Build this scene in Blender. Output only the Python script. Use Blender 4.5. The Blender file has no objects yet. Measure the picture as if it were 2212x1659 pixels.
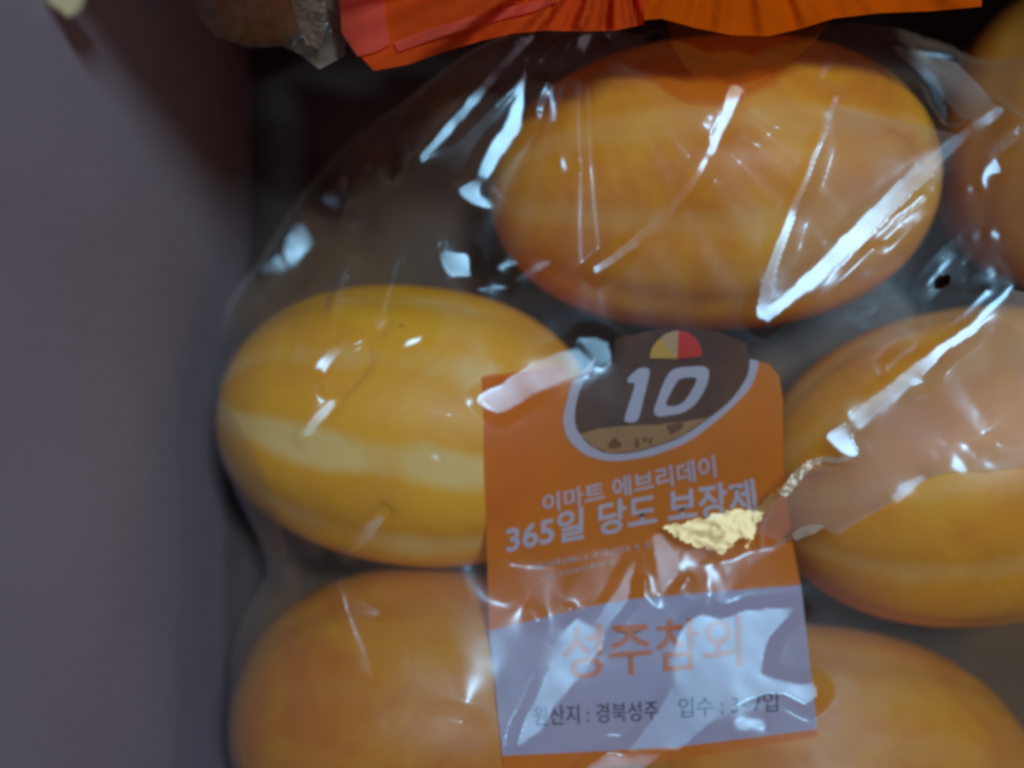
import bpy, bmesh, math, random
import numpy as np
from mathutils import Vector, noise as mnoise
random.seed(7); rng = np.random.default_rng(7)
sc = bpy.context.scene
C = sc.collection

# ------------------------------------------------------------------ camera, light, exposure
ZC = 0.42                                   # camera height above the box floor
cam_d = bpy.data.cameras.new('camera'); cam = bpy.data.objects.new('camera', cam_d); C.objects.link(cam)
cam.location = (0, 0, ZC); cam.rotation_euler = (0, 0, 0)
cam_d.sensor_width = 36; cam_d.lens = 36; cam_d.clip_start = 0.01; cam_d.clip_end = 50
cam_d.dof.use_dof = True; cam_d.dof.focus_distance = 0.298; cam_d.dof.aperture_fstop = 3.3
sc.camera = cam
world = bpy.data.worlds.new('World'); sc.world = world; world.use_nodes = True
bg = world.node_tree.nodes['Background']; bg.inputs[0].default_value = (0.66, 0.52, 0.58, 1); bg.inputs[1].default_value = 0.15
LIGHT_POS = Vector((0.36, 0.43, 1.62))
ld = bpy.data.lights.new('ceiling_lamp', 'AREA'); lamp = bpy.data.objects.new('ceiling_lamp', ld); C.objects.link(lamp)
ld.shape = 'RECTANGLE'; ld.size = 0.34; ld.size_y = 0.09; ld.energy = 15.0; ld.color = (0.66, 0.86, 1.0)
lamp.location = LIGHT_POS
lamp.rotation_euler = (Vector((0, 0.0, 0.08)) - LIGHT_POS).to_track_quat('-Z', 'Y').to_euler()
sc.view_settings.view_transform = 'Standard'; sc.view_settings.look = 'None'
sc.view_settings.exposure = 0.0; sc.view_settings.gamma = 1.0
sc.cycles.max_bounces = 5; sc.cycles.diffuse_bounces = 3; sc.cycles.glossy_bounces = 2; sc.cycles.transmission_bounces = 2; sc.cycles.transparent_max_bounces = 14; sc.cycles.caustics_reflective = False
sc.cycles.use_denoising = True
sc.cycles.filter_width = 3.0

# ------------------------------------------------------------------ pixel helpers (picture measured at 2212 x 1659)
def at(px, py, z):
    d = ZC - z
    return ((px - 1106) / 2212 * d, (829.5 - py) / 2212 * d, z)
def zoom(x0, y0, x1, w=2212):
    k = (x1 - x0) / w
    return lambda pts: [((x0 + k * a) / 1.85172, (y0 + k * b) / 1.85172) for a, b in pts]
Z4 = zoom(700, 1000, 2100); Z5 = zoom(2000, 1000, 3400); Z6 = zoom(2696, 1000, 4096); Z7 = zoom(700, 2022, 2100)
Z8 = zoom(1950, 2022, 3350); ZT = zoom(2600, 1800, 3500); ZL = zoom(800, 300, 1900, 1825); ZR = zoom(3500, 0, 4096, 761)
Z2 = zoom(1300, 0, 2700)

def inside(poly, X, Y):
    p = np.asarray(poly, float); r = np.zeros(X.shape, bool)
    x0, x1 = p[:, 0].min(), p[:, 0].max(); y0, y1 = p[:, 1].min(), p[:, 1].max()
    s = (X >= x0) & (X <= x1) & (Y >= y0) & (Y <= y1)
    xs, ys = X[s], Y[s]; c = np.zeros(xs.shape, bool); n = len(p)
    for i in range(n):
        ax, ay = p[i]; bx, by = p[(i + 1) % n]
        if ay == by: continue
        t = ((ay > ys) != (by > ys)) & (xs < (bx - ax) * (ys - ay) / (by - ay) + ax)
        c ^= t
    r[s] = c
    return r
def stroke(pts, ws):
    """polygon of a tapering stroke"""
    P = [Vector(p) for p in pts]; n = len(P); L = []; R = []
    for i in range(n):
        t = (P[min(i + 1, n - 1)] - P[max(i - 1, 0)]).normalized(); q = Vector((-t.y, t.x))
        w = ws[i] / 2
        L.append(tuple(P[i] + q * w)); R.append(tuple(P[i] - q * w))
    return L + R[::-1]

# ------------------------------------------------------------------ materials
def mat(name):
    m = bpy.data.materials.new(name); m.use_nodes = True; nt = m.node_tree; nt.nodes.clear()
    out = nt.nodes.new('ShaderNodeOutputMaterial')
    return m, nt, out
def N(nt, t, **kw):
    n = nt.nodes.new(t)
    for k, v in kw.items():
        if k in n.inputs: n.inputs[k].default_value = v
        else: setattr(n, k, v)
    return n
def noise_tex(nt, scale, detail=4, rough=0.55, coord='Object', dist=0.0):
    tc = N(nt, 'ShaderNodeTexCoord'); nz = N(nt, 'ShaderNodeTexNoise')
    nz.inputs['Scale'].default_value = scale; nz.inputs['Detail'].default_value = detail
    nz.inputs['Roughness'].default_value = rough; nz.inputs['Distortion'].default_value = dist
    nt.links.new(tc.outputs[coord], nz.inputs['Vector'])
    return nz
def ramp(nt, src, stops):
    r = N(nt, 'ShaderNodeValToRGB'); e = r.color_ramp.elements
    while len(e) < len(stops): e.new(0.5)
    for k, (p, c) in enumerate(stops):
        e[k].position = p; e[k].color = (*c, 1) if len(c) == 3 else c
    nt.links.new(src, r.inputs[0]); return r

def m_cardboard():
    m, nt, out = mat('cardboard')
    b = N(nt, 'ShaderNodeBsdfPrincipled', Roughness=0.9); b.inputs['Specular IOR Level'].default_value = 0.15
    n1 = noise_tex(nt, 9, 5, 0.6); n2 = noise_tex(nt, 900, 3, 0.6)
    c = ramp(nt, n1.outputs[0], [(0.3, (0.335, 0.295, 0.36)), (0.7, (0.395, 0.35, 0.425))])
    mx = N(nt, 'ShaderNodeMixRGB', blend_type='OVERLAY'); mx.inputs[0].default_value = 0.18
    nt.links.new(c.outputs[0], mx.inputs[1]); nt.links.new(n2.outputs[0], mx.inputs[2])
    tc = N(nt, 'ShaderNodeTexCoord'); wv = N(nt, 'ShaderNodeTexWave', bands_direction='Y', Scale=45, Distortion=0.6)
    nt.links.new(tc.outputs['Object'], wv.inputs[0])
    ad = N(nt, 'ShaderNodeMath', operation='MULTIPLY_ADD'); ad.inputs[1].default_value = 0.35
    nt.links.new(wv.outputs[1], ad.inputs[0]); nt.links.new(n2.outputs[0], ad.inputs[2])
    bp = N(nt, 'ShaderNodeBump', Strength=0.12, Distance=0.0008)
    nt.links.new(ad.outputs[0], bp.inputs['Height']); nt.links.new(bp.outputs[0], b.inputs['Normal'])
    nt.links.new(mx.outputs[0], b.inputs['Base Color']); nt.links.new(b.outputs[0], out.inputs[0]); return m

def m_melon():
    m, nt, out = mat('melon_skin')
    b = N(nt, 'ShaderNodeBsdfPrincipled', Roughness=0.42)
    b.inputs['Specular IOR Level'].default_value = 0.25
    at_ = N(nt, 'ShaderNodeAttribute', attribute_name='groove')
    oi = N(nt, 'ShaderNodeObjectInfo')
    n1 = noise_tex(nt, 28, 4, 0.55, dist=0.6); n2 = noise_tex(nt, 75, 4, 0.6); n3 = noise_tex(nt, 24, 5, 0.62, dist=0.8)
    sk = ramp(nt, n3.outputs[0], [(0.36, (0.76, 0.19, 0.004)), (0.5, (0.90, 0.31, 0.008)), (0.66, (0.96, 0.44, 0.025))])
    # pale grooves, broken up by noise
    a = N(nt, 'ShaderNodeMath', operation='MULTIPLY_ADD'); a.inputs[1].default_value = 1.5; a.inputs[2].default_value = -0.80
    nt.links.new(n1.outputs[0], a.inputs[0])
    s = N(nt, 'ShaderNodeMath', operation='ADD'); nt.links.new(at_.outputs['Fac'], s.inputs[0]); nt.links.new(a.outputs[0], s.inputs[1])
    sr = ramp(nt, s.outputs[0], [(0.30, (0, 0, 0)), (0.80, (1, 1, 1))])
    pale = N(nt, 'ShaderNodeMixRGB'); pale.inputs[2].default_value = (0.95, 0.72, 0.30, 1)
    osep = N(nt, 'ShaderNodeSeparateColor'); nt.links.new(oi.outputs['Color'], osep.inputs[0])
    k = N(nt, 'ShaderNodeMath', operation='MULTIPLY'); nt.links.new(osep.outputs[1], k.inputs[1])
    nt.links.new(sr.outputs[0], k.inputs[0]); nt.links.new(k.outputs[0], pale.inputs[0]); nt.links.new(sk.outputs[0], pale.inputs[1])
    tn = N(nt, 'ShaderNodeMixRGB', blend_type='MIX'); tn.inputs[2].default_value = (1.0, 0.60, 0.025, 1)
    nt.links.new(osep.outputs[0], tn.inputs[0]); nt.links.new(sk.outputs[0], tn.inputs[1]); nt.links.new(tn.outputs[0], pale.inputs[1])
    # few dark specks
    tc = N(nt, 'ShaderNodeTexCoord'); vo = N(nt, 'ShaderNodeTexVoronoi', Scale=46.0); nt.links.new(tc.outputs['Object'], vo.inputs['Vector'])
    vr = ramp(nt, vo.outputs['Distance'], [(0.03, (1, 1, 1)), (0.07, (0, 0, 0))])
    gt = N(nt, 'ShaderNodeMath', operation='GREATER_THAN'); gt.inputs[1].default_value = 0.72
    sp = N(nt, 'ShaderNodeSeparateColor'); nt.links.new(vo.outputs['Color'], sp.inputs[0]); nt.links.new(sp.outputs[0], gt.inputs[0])
    sm = N(nt, 'ShaderNodeMath', operation='MULTIPLY'); nt.links.new(vr.outputs[0], sm.inputs[0]); nt.links.new(gt.outputs[0], sm.inputs[1])
    sm2 = N(nt, 'ShaderNodeMath', operation='MULTIPLY'); sm2.inputs[1].default_value = 0.8; nt.links.new(sm.outputs[0], sm2.inputs[0])
    dk = N(nt, 'ShaderNodeMixRGB'); dk.inputs[2].default_value = (0.10, 0.06, 0.02, 1)
    nt.links.new(sm2.outputs[0], dk.inputs[0])
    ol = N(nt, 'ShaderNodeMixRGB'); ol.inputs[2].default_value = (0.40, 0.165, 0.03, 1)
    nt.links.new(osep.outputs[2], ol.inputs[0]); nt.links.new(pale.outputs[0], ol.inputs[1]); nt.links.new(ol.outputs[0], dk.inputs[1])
    bp = N(nt, 'ShaderNodeBump', Strength=0.15, Distance=0.001); nt.links.new(n2.outputs[0], bp.inputs['Height']); nt.links.new(bp.outputs[0], b.inputs['Normal'])
    nt.links.new(dk.outputs[0], b.inputs['Base Color']); nt.links.new(b.outputs[0], out.inputs[0]); return m

def m_film(name, haze=0.055, haze_col=(0.90, 0.62, 0.42), rough=0.20, gcol=(0.52, 0.80, 1), tint=(0.97, 0.965, 0.96), refl=1.0, patch=0.5):
    """clear thin film: transparent + two-sided Fresnel gloss + a little uneven milky haze"""
    m, nt, out = mat(name)
    tr = N(nt, 'ShaderNodeBsdfTransparent'); tr.inputs[0].default_value = (*tint, 1)
    df = N(nt, 'ShaderNodeBsdfDiffuse'); df.inputs[0].default_value = (*haze_col, 1)
    tl = N(nt, 'ShaderNodeBsdfTranslucent'); tl.inputs[0].default_value = (*haze_col, 1)
    dm = N(nt, 'ShaderNodeMixShader'); dm.inputs[0].default_value = 0.35
    nt.links.new(df.outputs[0], dm.inputs[1]); nt.links.new(tl.outputs[0], dm.inputs[2])
    nz = noise_tex(nt, 17, 2, 0.5, dist=0.8)
    rr = ramp(nt, nz.outputs[0], [(0.38, (haze * (1 - patch),) * 3), (0.68, (haze * (1 + patch),) * 3)])
    m1 = N(nt, 'ShaderNodeMixShader'); lf = N(nt, 'ShaderNodeLayerWeight'); lf.inputs[0].default_value = 0.5
    gz = N(nt, 'ShaderNodeMath', operation='POWER'); gz.inputs[1].default_value = 2.0; nt.links.new(lf.outputs['Facing'], gz.inputs[0])
    gk = N(nt, 'ShaderNodeMath', operation='MULTIPLY_ADD'); gk.inputs[1].default_value = 6.0; gk.inputs[2].default_value = 1.0; nt.links.new(gz.outputs[0], gk.inputs[0])
    hz_ = N(nt, 'ShaderNodeMath', operation='MULTIPLY', use_clamp=True); nt.links.new(rr.outputs[0], hz_.inputs[0]); nt.links.new(gk.outputs[0], hz_.inputs[1])
    nt.links.new(hz_.outputs[0], m1.inputs[0])
    nt.links.new(tr.outputs[0], m1.inputs[1]); nt.links.new(dm.outputs[0], m1.inputs[2])
    g1 = N(nt, 'ShaderNodeBsdfGlossy'); g1.inputs['Roughness'].default_value = rough; g1.inputs[0].default_value = (*gcol, 1)
    g2 = N(nt, 'ShaderNodeBsdfGlossy'); g2.inputs['Roughness'].default_value = rough + 0.20; g2.inputs[0].default_value = (*gcol, 1)
    gl = N(nt, 'ShaderNodeMixShader'); gl.inputs[0].default_value = 0.38
    nt.links.new(g1.outputs[0], gl.inputs[1]); nt.links.new(g2.outputs[0], gl.inputs[2])
    lw = N(nt, 'ShaderNodeLayerWeight'); lw.inputs[0].default_value = 0.5
    pw = N(nt, 'ShaderNodeMath', operation='POWER'); pw.inputs[1].default_value = 3.5; nt.links.new(lw.outputs['Facing'], pw.inputs[0])
    ma = N(nt, 'ShaderNodeMath', operation='MULTIPLY_ADD'); ma.inputs[1].default_value = 0.5 * refl; ma.inputs[2].default_value = 0.046 * refl
    nt.links.new(pw.outputs[0], ma.inputs[0])
    m2 = N(nt, 'ShaderNodeMixShader'); nt.links.new(ma.outputs[0], m2.inputs[0])
    nt.links.new(m1.outputs[0], m2.inputs[1]); nt.links.new(gl.outputs[0], m2.inputs[2])
    nt.links.new(m2.outputs[0], out.inputs[0]); return m

def m_ink(name, col, alpha=1.0, var=0.12, col2=None, rough=0.6, trans=0.25):
    """printed ink layer: slightly see-through, a little uneven"""
    m, nt, out = mat(name)
    nz = noise_tex(nt, 30, 4, 0.6)
    c2 = col2 or tuple(min(1, v * (1 + var)) for v in col); c1 = tuple(v * (1 - var) for v in col)
    r = ramp(nt, nz.outputs[0], [(0.3, c1), (0.7, c2)])
    df = N(nt, 'ShaderNodeBsdfDiffuse'); tl = N(nt, 'ShaderNodeBsdfTranslucent')
    nt.links.new(r.outputs[0], df.inputs[0]); nt.links.new(r.outputs[0], tl.inputs[0])
    a = N(nt, 'ShaderNodeMixShader'); a.inputs[0].default_value = trans
    nt.links.new(df.outputs[0], a.inputs[1]); nt.links.new(tl.outputs[0], a.inputs[2])
    if alpha < 1:
        tr = N(nt, 'ShaderNodeBsdfTransparent'); tr.inputs[0].default_value = (*[0.35 + 0.65 * v / max(col) for v in col], 1)
        b = N(nt, 'ShaderNodeMixShader'); b.inputs[0].default_value = alpha
        nt.links.new(tr.outputs[0], b.inputs[1]); nt.links.new(a.outputs[0], b.inputs[2]); a = b
    nt.links.new(a.outputs[0], out.inputs[0]); return m

def m_plain(name, col, rough=0.7, var=0.2, scale=60):
    m, nt, out = mat(name); b = N(nt, 'ShaderNodeBsdfPrincipled', Roughness=rough)
    nz = noise_tex(nt, scale, 4, 0.6)
    r = ramp(nt, nz.outputs[0], [(0.3, tuple(v * (1 - var) for v in col)), (0.7, tuple(min(1, v * (1 + var)) for v in col))])
    nt.links.new(r.outputs[0], b.inputs['Base Color']); nt.links.new(b.outputs[0], out.inputs[0]); return m

M = dict(card=m_cardboard(), floor_shade=m_plain('shaded_floor', (0.075, 0.058, 0.056), 0.85, 0.25, 25), melon=m_melon(), film=m_film('clear_film'),  # dark floor colour stands in for the shade in the gaps
         back=m_film('back_film', haze=0.36, haze_col=(0.42, 0.22, 0.075), refl=0.4),
         flap=m_film('milky_folded_film', haze=0.36, haze_col=(0.95, 0.76, 0.72), patch=0.35, rough=0.3, refl=0.3),
         fray=m_film('frayed_film_glint', haze=0.46, haze_col=(1.0, 0.80, 0.28), rough=0.36, patch=0.6, refl=3.4, gcol=(1, 0.88, 0.5)),
         strand=m_film('twisted_film', haze=0.55, haze_col=(1.0, 0.94, 0.75), rough=0.36, patch=0.3, refl=3.0, gcol=(1, 0.95, 0.75)),
         pleat=m_film('reflection_haze_film', haze=0.20, haze_col=(0.80, 0.70, 0.68), patch=0.4, rough=0.3, refl=0.3), pleat2=m_film('doubled_film_cool', haze=0.22, haze_col=(0.70, 0.72, 0.76), patch=0.4, rough=0.3, refl=0.3), pleat3=m_film('doubled_film_warm', haze=0.07, haze_col=(0.62, 0.45, 0.28), patch=0.25, rough=0.3, refl=0.3),
         crump=m_film('crumpled_film', haze=0.30, haze_col=(0.95, 0.82, 0.62), rough=0.2, refl=1.3),
         orange=m_ink('orange_ink', (0.92, 0.25, 0.008), 0.88, 0.10), white=m_ink('white_ink', (0.50, 0.49, 0.72), 1, 0.05),
         letter=m_ink('white_letter_ink', (0.60, 0.60, 0.76), 1, 0.06), faint=m_ink('fine_print_ink', (0.72, 0.58, 0.55), 0.75, 0.15),
         brown=m_ink('dark_brown_ink', (0.115, 0.05, 0.03), 0.95, 0.5), tan=m_ink('tan_ink', (0.50, 0.26, 0.11), 1, 0.15),
         tan2=m_ink('brown_mark_ink', (0.22, 0.10, 0.04), 0.7, 0.2),
         red=m_ink('red_ink', (0.80, 0.035, 0.025), 1, 0.06), yellow=m_ink('yellow_ink', (0.78, 0.45, 0.08), 1, 0.06), beige=m_ink('beige_ink', (0.66, 0.42, 0.24), 1, 0.06),
         script=m_ink('orange_script_ink', (0.75, 0.20, 0.05), 1, 0.1), navy=m_ink('navy_ink', (0.035, 0.035, 0.09), 1, 0.2),
         margin=m_ink('pink_film', (0.85, 0.13, 0.075), 0.7, 0.1), header=m_ink('orange_red_film', (0.80, 0.085, 0.012), 0.85, 0.18), header2=m_ink('orange_film', (0.80, 0.115, 0.003), 0.88, 0.18),
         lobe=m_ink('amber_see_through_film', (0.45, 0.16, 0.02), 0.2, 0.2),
         stem=m_plain('dry_stem', (0.16, 0.11, 0.05)), blossom=m_plain('blossom_scar', (0.42, 0.30, 0.10)),
         cream=m_plain('cream_paper', (0.75, 0.62, 0.36), 0.6), tape=m_plain('tape', (0.3, 0.25, 0.2)))

# ------------------------------------------------------------------ object helpers
def link_mesh(name, verts, faces, m, parent=None, smooth=True):
    me = bpy.data.meshes.new(name); me.from_pydata(verts, [], faces); me.update()
    if smooth: me.polygons.foreach_set('use_smooth', [True] * len(me.polygons))
    me.materials.append(m); o = bpy.data.objects.new(name, me); C.objects.link(o)
    if parent: o.parent = parent
    return o
def thing(name, label, cat, loc=(0, 0, 0), group=None):
    o = bpy.data.objects.new(name, None); C.objects.link(o); o.location = loc; o.empty_display_size = 0.02
    o['label'] = label; o['category'] = cat
    if group: o['group'] = group
    return o

# ------------------------------------------------------------------ cardboard box
box = thing('cardboard_box', 'grey brown cardboard box holding the bags of melons', 'box')
def panel(name, path, z0, z1, th, parent, lean=0.0, nseg=24):
    """upright bowed panel following a floor path; th points away from the inside"""
    P = [Vector(p) for p in path]; Q = []
    for i in range(len(P) - 1):
        for k in range(nseg): Q.append(P[i].lerp(P[i + 1], k / nseg))
    Q.append(P[-1])
    for _ in range(60):
        Q = [Q[0]] + [(Q[i - 1] + Q[i] * 2 + Q[i + 1]) / 4 for i in range(1, len(Q) - 1)] + [Q[-1]]
    V = []; F = []; nz = 8; n = len(Q)
    for side in (0, 1):
        for j in range(nz + 1):
            z = z0 + (z1 - z0) * j / nz
            for i, q in enumerate(Q):
                t = (Q[min(i + 1, n - 1)] - Q[max(i - 1, 0)]).normalized(); o = Vector((-t.y, t.x))
                b = -0.0012 * (j / nz) * math.sin(9 * i / n)
                p = q + o * (side * th + b + lean * j / nz)
                V.append((p.x, p.y, z))
    st = (nz + 1) * n
    for side in (0, 1):
        for j in range(nz):
            for i in range(n - 1):
                a = side * st + j * n + i; f = (a, a + 1, a + n + 1, a + n)
                F.append(f if side else f[::-1])
    for i in range(n - 1):
        F.append((nz * n + i, nz * n + i + 1, st + nz * n + i + 1, st + nz * n + i)); F.append((i, st + i, st + i + 1, i + 1))
    for j in range(nz):
        a = j * n; F.append((a, a + n, st + a + n, st + a)); a = j * n + n - 1; F.append((a, st + a, st + a + n, a + n))
    o = link_mesh(name, V, F, M['card'], parent); o.data.set_sharp_from_angle(angle=0.6); return o
def w2(px, py): return at(px, py, 0)[:2]
XL = w2(541, 0)[0]; YB = 0.166; XR = 0.30; YF = -0.26
lw_path = [(XL - 0.001, YB), w2(541, 300), w2(543, 560), w2(506, 760), w2(487, 950), w2(484, 1300), w2(486, 1659), (w2(486, 1659)[0], YF)]
panel('side_panel', lw_path[::-1], 0, 0.36, 0.004, box)
panel('back_panel', [(XL - 0.006, YB + 0.0005), (XR, YB + 0.0005)], 0, 0.26, 0.004, box)
panel('side_panel', [(XR + 0.0005, YB), (XR + 0.0005, YF)], 0, 0.36, 0.004, box)
panel('front_panel', [(XR, YF - 0.0005), (w2(486, 0)[0] - 0.006, YF - 0.0005)], 0, 0.36, 0.004, box)
V = []; F = []                                            # unseen flap added to cast the diagonal shadow on the side panel
for zz_ in (0.254, 0.250):
    for (x_, y_) in ((XL - 0.002, 0.166), (XL - 0.002, 0.108), (-0.032, 0.109), (-0.018, 0.119), (-0.016, 0.166)): V.append((x_, y_, zz_))
F = [(0, 1, 2, 3, 4), (9, 8, 7, 6, 5)] + [(i, i + 5, (i + 1) % 5 + 5, (i + 1) % 5) for i in range(5)]
link_mesh('added_shadow_flap', V, F, M['card'], box, False)
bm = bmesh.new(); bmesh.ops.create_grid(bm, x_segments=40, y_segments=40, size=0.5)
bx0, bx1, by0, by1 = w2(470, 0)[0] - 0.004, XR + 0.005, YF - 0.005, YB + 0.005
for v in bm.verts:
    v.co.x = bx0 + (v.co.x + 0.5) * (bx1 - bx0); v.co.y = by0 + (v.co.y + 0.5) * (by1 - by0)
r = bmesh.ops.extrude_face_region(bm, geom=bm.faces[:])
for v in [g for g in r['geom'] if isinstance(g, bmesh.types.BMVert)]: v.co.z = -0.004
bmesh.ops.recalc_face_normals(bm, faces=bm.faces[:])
me = bpy.data.meshes.new('bottom_panel'); bm.to_mesh(me); bm.free(); me.materials.append(M['floor_shade'])
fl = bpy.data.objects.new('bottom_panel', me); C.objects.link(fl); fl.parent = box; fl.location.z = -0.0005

# ------------------------------------------------------------------ melons
# px centre, half length and half width in px, angle of the axis in the picture, roll of the grooves, lift above the floor
MEL = [
 ('top',    1535, 405, 475, 312,   3,  -16, 0.000, 'melon lying across the top of the clear bag, above the printed label'),
 ('left',    885, 918, 405, 303,  -7,    8, 0.000, 'bright yellow melon left of the orange label with a pale stripe'),
 ('right',  2085, 1005, 445, 335,  9,   -6, 0.000, 'melon right of the orange label, partly under the torn milky flap'),
 ('lowleft', 900, 1552, 388, 322, -3,   12, 0.000, 'orange melon in the bottom left of the bag, below the striped melon'),
 ('lowright',1760, 1680, 470, 330, -8,   2, 0.000, 'orange melon at the bottom right of the bag, below the white label panel'),
]
NEI = [
 ('behind', 2318, 300, 330, 285, 74, 10, 0.0, 'dull brownish yellow melon at the top right edge, behind the bag fold'),
 ('corner',  545, -95, 165, 185, 20, 3, 0.0, 'dull melon end peeking in at the top left beside the orange wrapper'),
]
NG = 10
def melon_mesh(a, b, seed):
    nu, nv = 90, 44; V = []; F = []; G = []
    rr = random.Random(seed); ph = rr.uniform(0, 6); ga = [rr.uniform(0.25, 1.0) for _ in range(NG)]; ga[0] = 0.95
    for j in range(nv + 1):
        t = math.cos(math.pi * j / nv)                       # -1..1 along the axis
        u = -t
        rad = (1 - abs(u) ** 2.25) ** (1 / 2.1) * (1 + 0.035 * u)
        for i in range(nu):
            th = 2 * math.pi * i / nu
            thw = th + 0.10 * math.sin(2.2 * u + ph) * 0.6
            g = (0.5 + 0.5 * math.cos(NG * thw)) ** (1.3 if seed == 4 else 2.4)
            fade = min(1, (1 - abs(u)) * 4)
            r = b * rad * (1 - 0.022 * g * fade + 0.012 * math.sin(2 * th + ph))
            V.append((a * u, r * math.sin(th), r * math.cos(th))); G.append(g * ga[int(round(NG * thw / (2 * math.pi))) % NG] + 0.45 * max(0, abs(u) - 0.8) / 0.2)
    for j in range(nv):
        for i in range(nu):
            k = (i + 1) % nu
            F.append((j * nu + i, j * nu + k, (j + 1) * nu + k, (j + 1) * nu + i))
    return V, F, G
def disc(r, dep, n=14, seed=1):
    rr = random.Random(seed); V = [(dep, 0, 0)]; F = []
    for ring, (f, x) in enumerate(((0.55, dep * 0.7), (1.0, dep * 0.25), (1.05, -0.004))):
        for i in range(n):
            w = f * r * (1 + rr.uniform(-0.12, 0.12)); t = 2 * math.pi * i / n
            V.append((x, w * math.sin(t), w * math.cos(t)))
    for i in range(n):
        k = (i + 1) % n; F.append((0, 1 + i, 1 + k))
        for q in (0, 1): F.append((1 + q * n + i, 1 + (q + 1) * n + i, 1 + (q + 1) * n + k, 1 + q * n + k))
    return V, F
mel_geo = []
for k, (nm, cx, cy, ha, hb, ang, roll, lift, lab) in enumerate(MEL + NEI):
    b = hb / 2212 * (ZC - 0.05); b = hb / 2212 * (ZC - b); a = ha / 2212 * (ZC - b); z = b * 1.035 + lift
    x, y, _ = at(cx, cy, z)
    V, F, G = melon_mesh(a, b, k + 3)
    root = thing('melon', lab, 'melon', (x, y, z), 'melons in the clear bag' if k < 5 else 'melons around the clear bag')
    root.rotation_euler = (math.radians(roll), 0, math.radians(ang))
    s = link_mesh('skin', V, F, M['melon'], root); yl = (0.15, 0.50, 0.32, 0.0, 0.12, 0.1, 0.2)[k]; s.color = (yl, (0.20, 0.75, 0.26, 0.10, 0.16, 0.2, 0.3)[k], (0.06, 0.0, 0.10, 0.46, 0.36, 0.75, 0.4)[k], 1)  # brown mix on the lower pair paints the shade there into the skin
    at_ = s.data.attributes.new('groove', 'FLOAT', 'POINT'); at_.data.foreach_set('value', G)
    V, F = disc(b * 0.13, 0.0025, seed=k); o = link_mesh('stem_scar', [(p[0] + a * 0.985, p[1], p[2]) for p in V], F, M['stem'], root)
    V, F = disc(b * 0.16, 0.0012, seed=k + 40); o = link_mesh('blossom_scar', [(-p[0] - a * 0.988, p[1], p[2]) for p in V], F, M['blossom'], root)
    mel_geo.append((x, y, z, a, b, math.radians(ang)))

# ------------------------------------------------------------------ bag film: taut membrane over the melons
H = 0.0006
gx0, gx1, gy0, gy1 = -0.124, 0.232, -0.196, 0.152
nx = int((gx1 - gx0) / H / 4) * 4 + 1; ny = int((gy1 - gy0) / H / 4) * 4 + 1
gx = gx0 + np.arange(nx) * H; gy = gy0 + np.arange(ny) * H
X, Y = np.meshgrid(gx, gy)
OUT = [(1010, 118, .075), (1130, 66, .092), (1240, 62, .095), (1345, 66, .095), (1440, 95, .09), (1560, 150, .085), (1650, 120, .085), (1760, 60, .085), (1880, 52, .08),
       (2010, 85, .07), (2110, 140, .06), (2240, 250, .05), (2400, 420, .05), (2560, 700, .05), (2640, 1100, .05), (2560, 1500, .05), (2420, 1900, .04), (1700, 2020, .04), (1000, 1990, .04), (700, 1860, .03),
       (590, 1690, .03), (512, 1540, .035), (503, 1430, .04), (528, 1330, .045), (578, 1232, .045), (548, 1140, .045), (505, 1040, .045),
       (486, 950, .045), (478, 860, .04), (478, 780, .03), (500, 660, .02), (560, 570, .02), (600, 510, .02), (655, 425, .02), (770, 300, .025), (880, 220, .045)]
def dens(P, n=10):
    P = np.array(P, float); R = []
    for i in range(len(P)):
        p0, p1, p2, p3 = P[i - 1], P[i], P[(i + 1) % len(P)], P[(i + 2) % len(P)]
        for k in range(n):
            t = k / n
            R.append(0.5 * ((2 * p1) + (-p0 + p2) * t + (2 * p0 - 5 * p1 + 4 * p2 - p3) * t * t + (-p0 + 3 * p1 - 3 * p2 + p3) * t ** 3))
    return np.array(R)
outd = dens(OUT); outw = np.array([at(*p) for p in outd])
def obstacle(X, Y):
    z = np.zeros_like(X)
    for (x, y, cz, a, b, an) in mel_geo[:6]:
        dx, dy = X - x, Y - y; u = (dx * math.cos(an) + dy * math.sin(an)) / (a * 1.01); v = (-dx * math.sin(an) + dy * math.cos(an)) / b
        rad = np.clip(1 - np.abs(u) ** 2.25, 0, None) ** (1 / 2.1) * (1 + 0.035 * u)
        q = rad ** 2 - v ** 2
        z = np.maximum(z, np.where(q > 0, cz + b * np.sqrt(np.clip(q, 0, None)), 0))
    return z
Xc, Yc = X[::4, ::4], Y[::4, ::4]
ins_c = inside(outw[:, :2], Xc, Yc)
obs = obstacle(Xc, Yc) + 0.0036
# taut fold lines running from the neck hold the film up between the melons
RIDGE = [[(1150, 66, .096), (1030, 205, .0955), (903, 350, .0955)],
         [(1137, 120, .096), (1112, 262, .0955), (1040, 400, .092), (1010, 440, .09)],
         [(2160, 236, .106), (2050, 318, .1065), (1960, 400, .107), (1870, 490, .1075)],
         [(2190, 616, .1075), (2095, 715, .1075), (1990, 795, .107)]]
for rd in RIDGE:
    for (p0, p1) in zip(rd[:-1], rd[1:]):
        for t in np.linspace(0, 1, 40):
            q_ = at(*[a_ + (b_ - a_) * t for a_, b_ in zip(p0, p1)])
            dd = np.hypot(Xc - q_[0], Yc - q_[1]); obs = np.where(dd < 0.0026, np.maximum(obs, q_[2]), obs)
# between the rows of melons the film is pressed in
top_ = np.full(Xc.shape, 1.0)
for t in np.linspace(0, 1, 60):
    q_ = at(1090 + 610 * t, 1205 - 35 * t, .0915); dd = np.hypot(Xc - q_[0], Yc - q_[1]); top_ = np.where(dd < 0.0026, q_[2], top_)
top_ = np.maximum(top_, obs)
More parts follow.
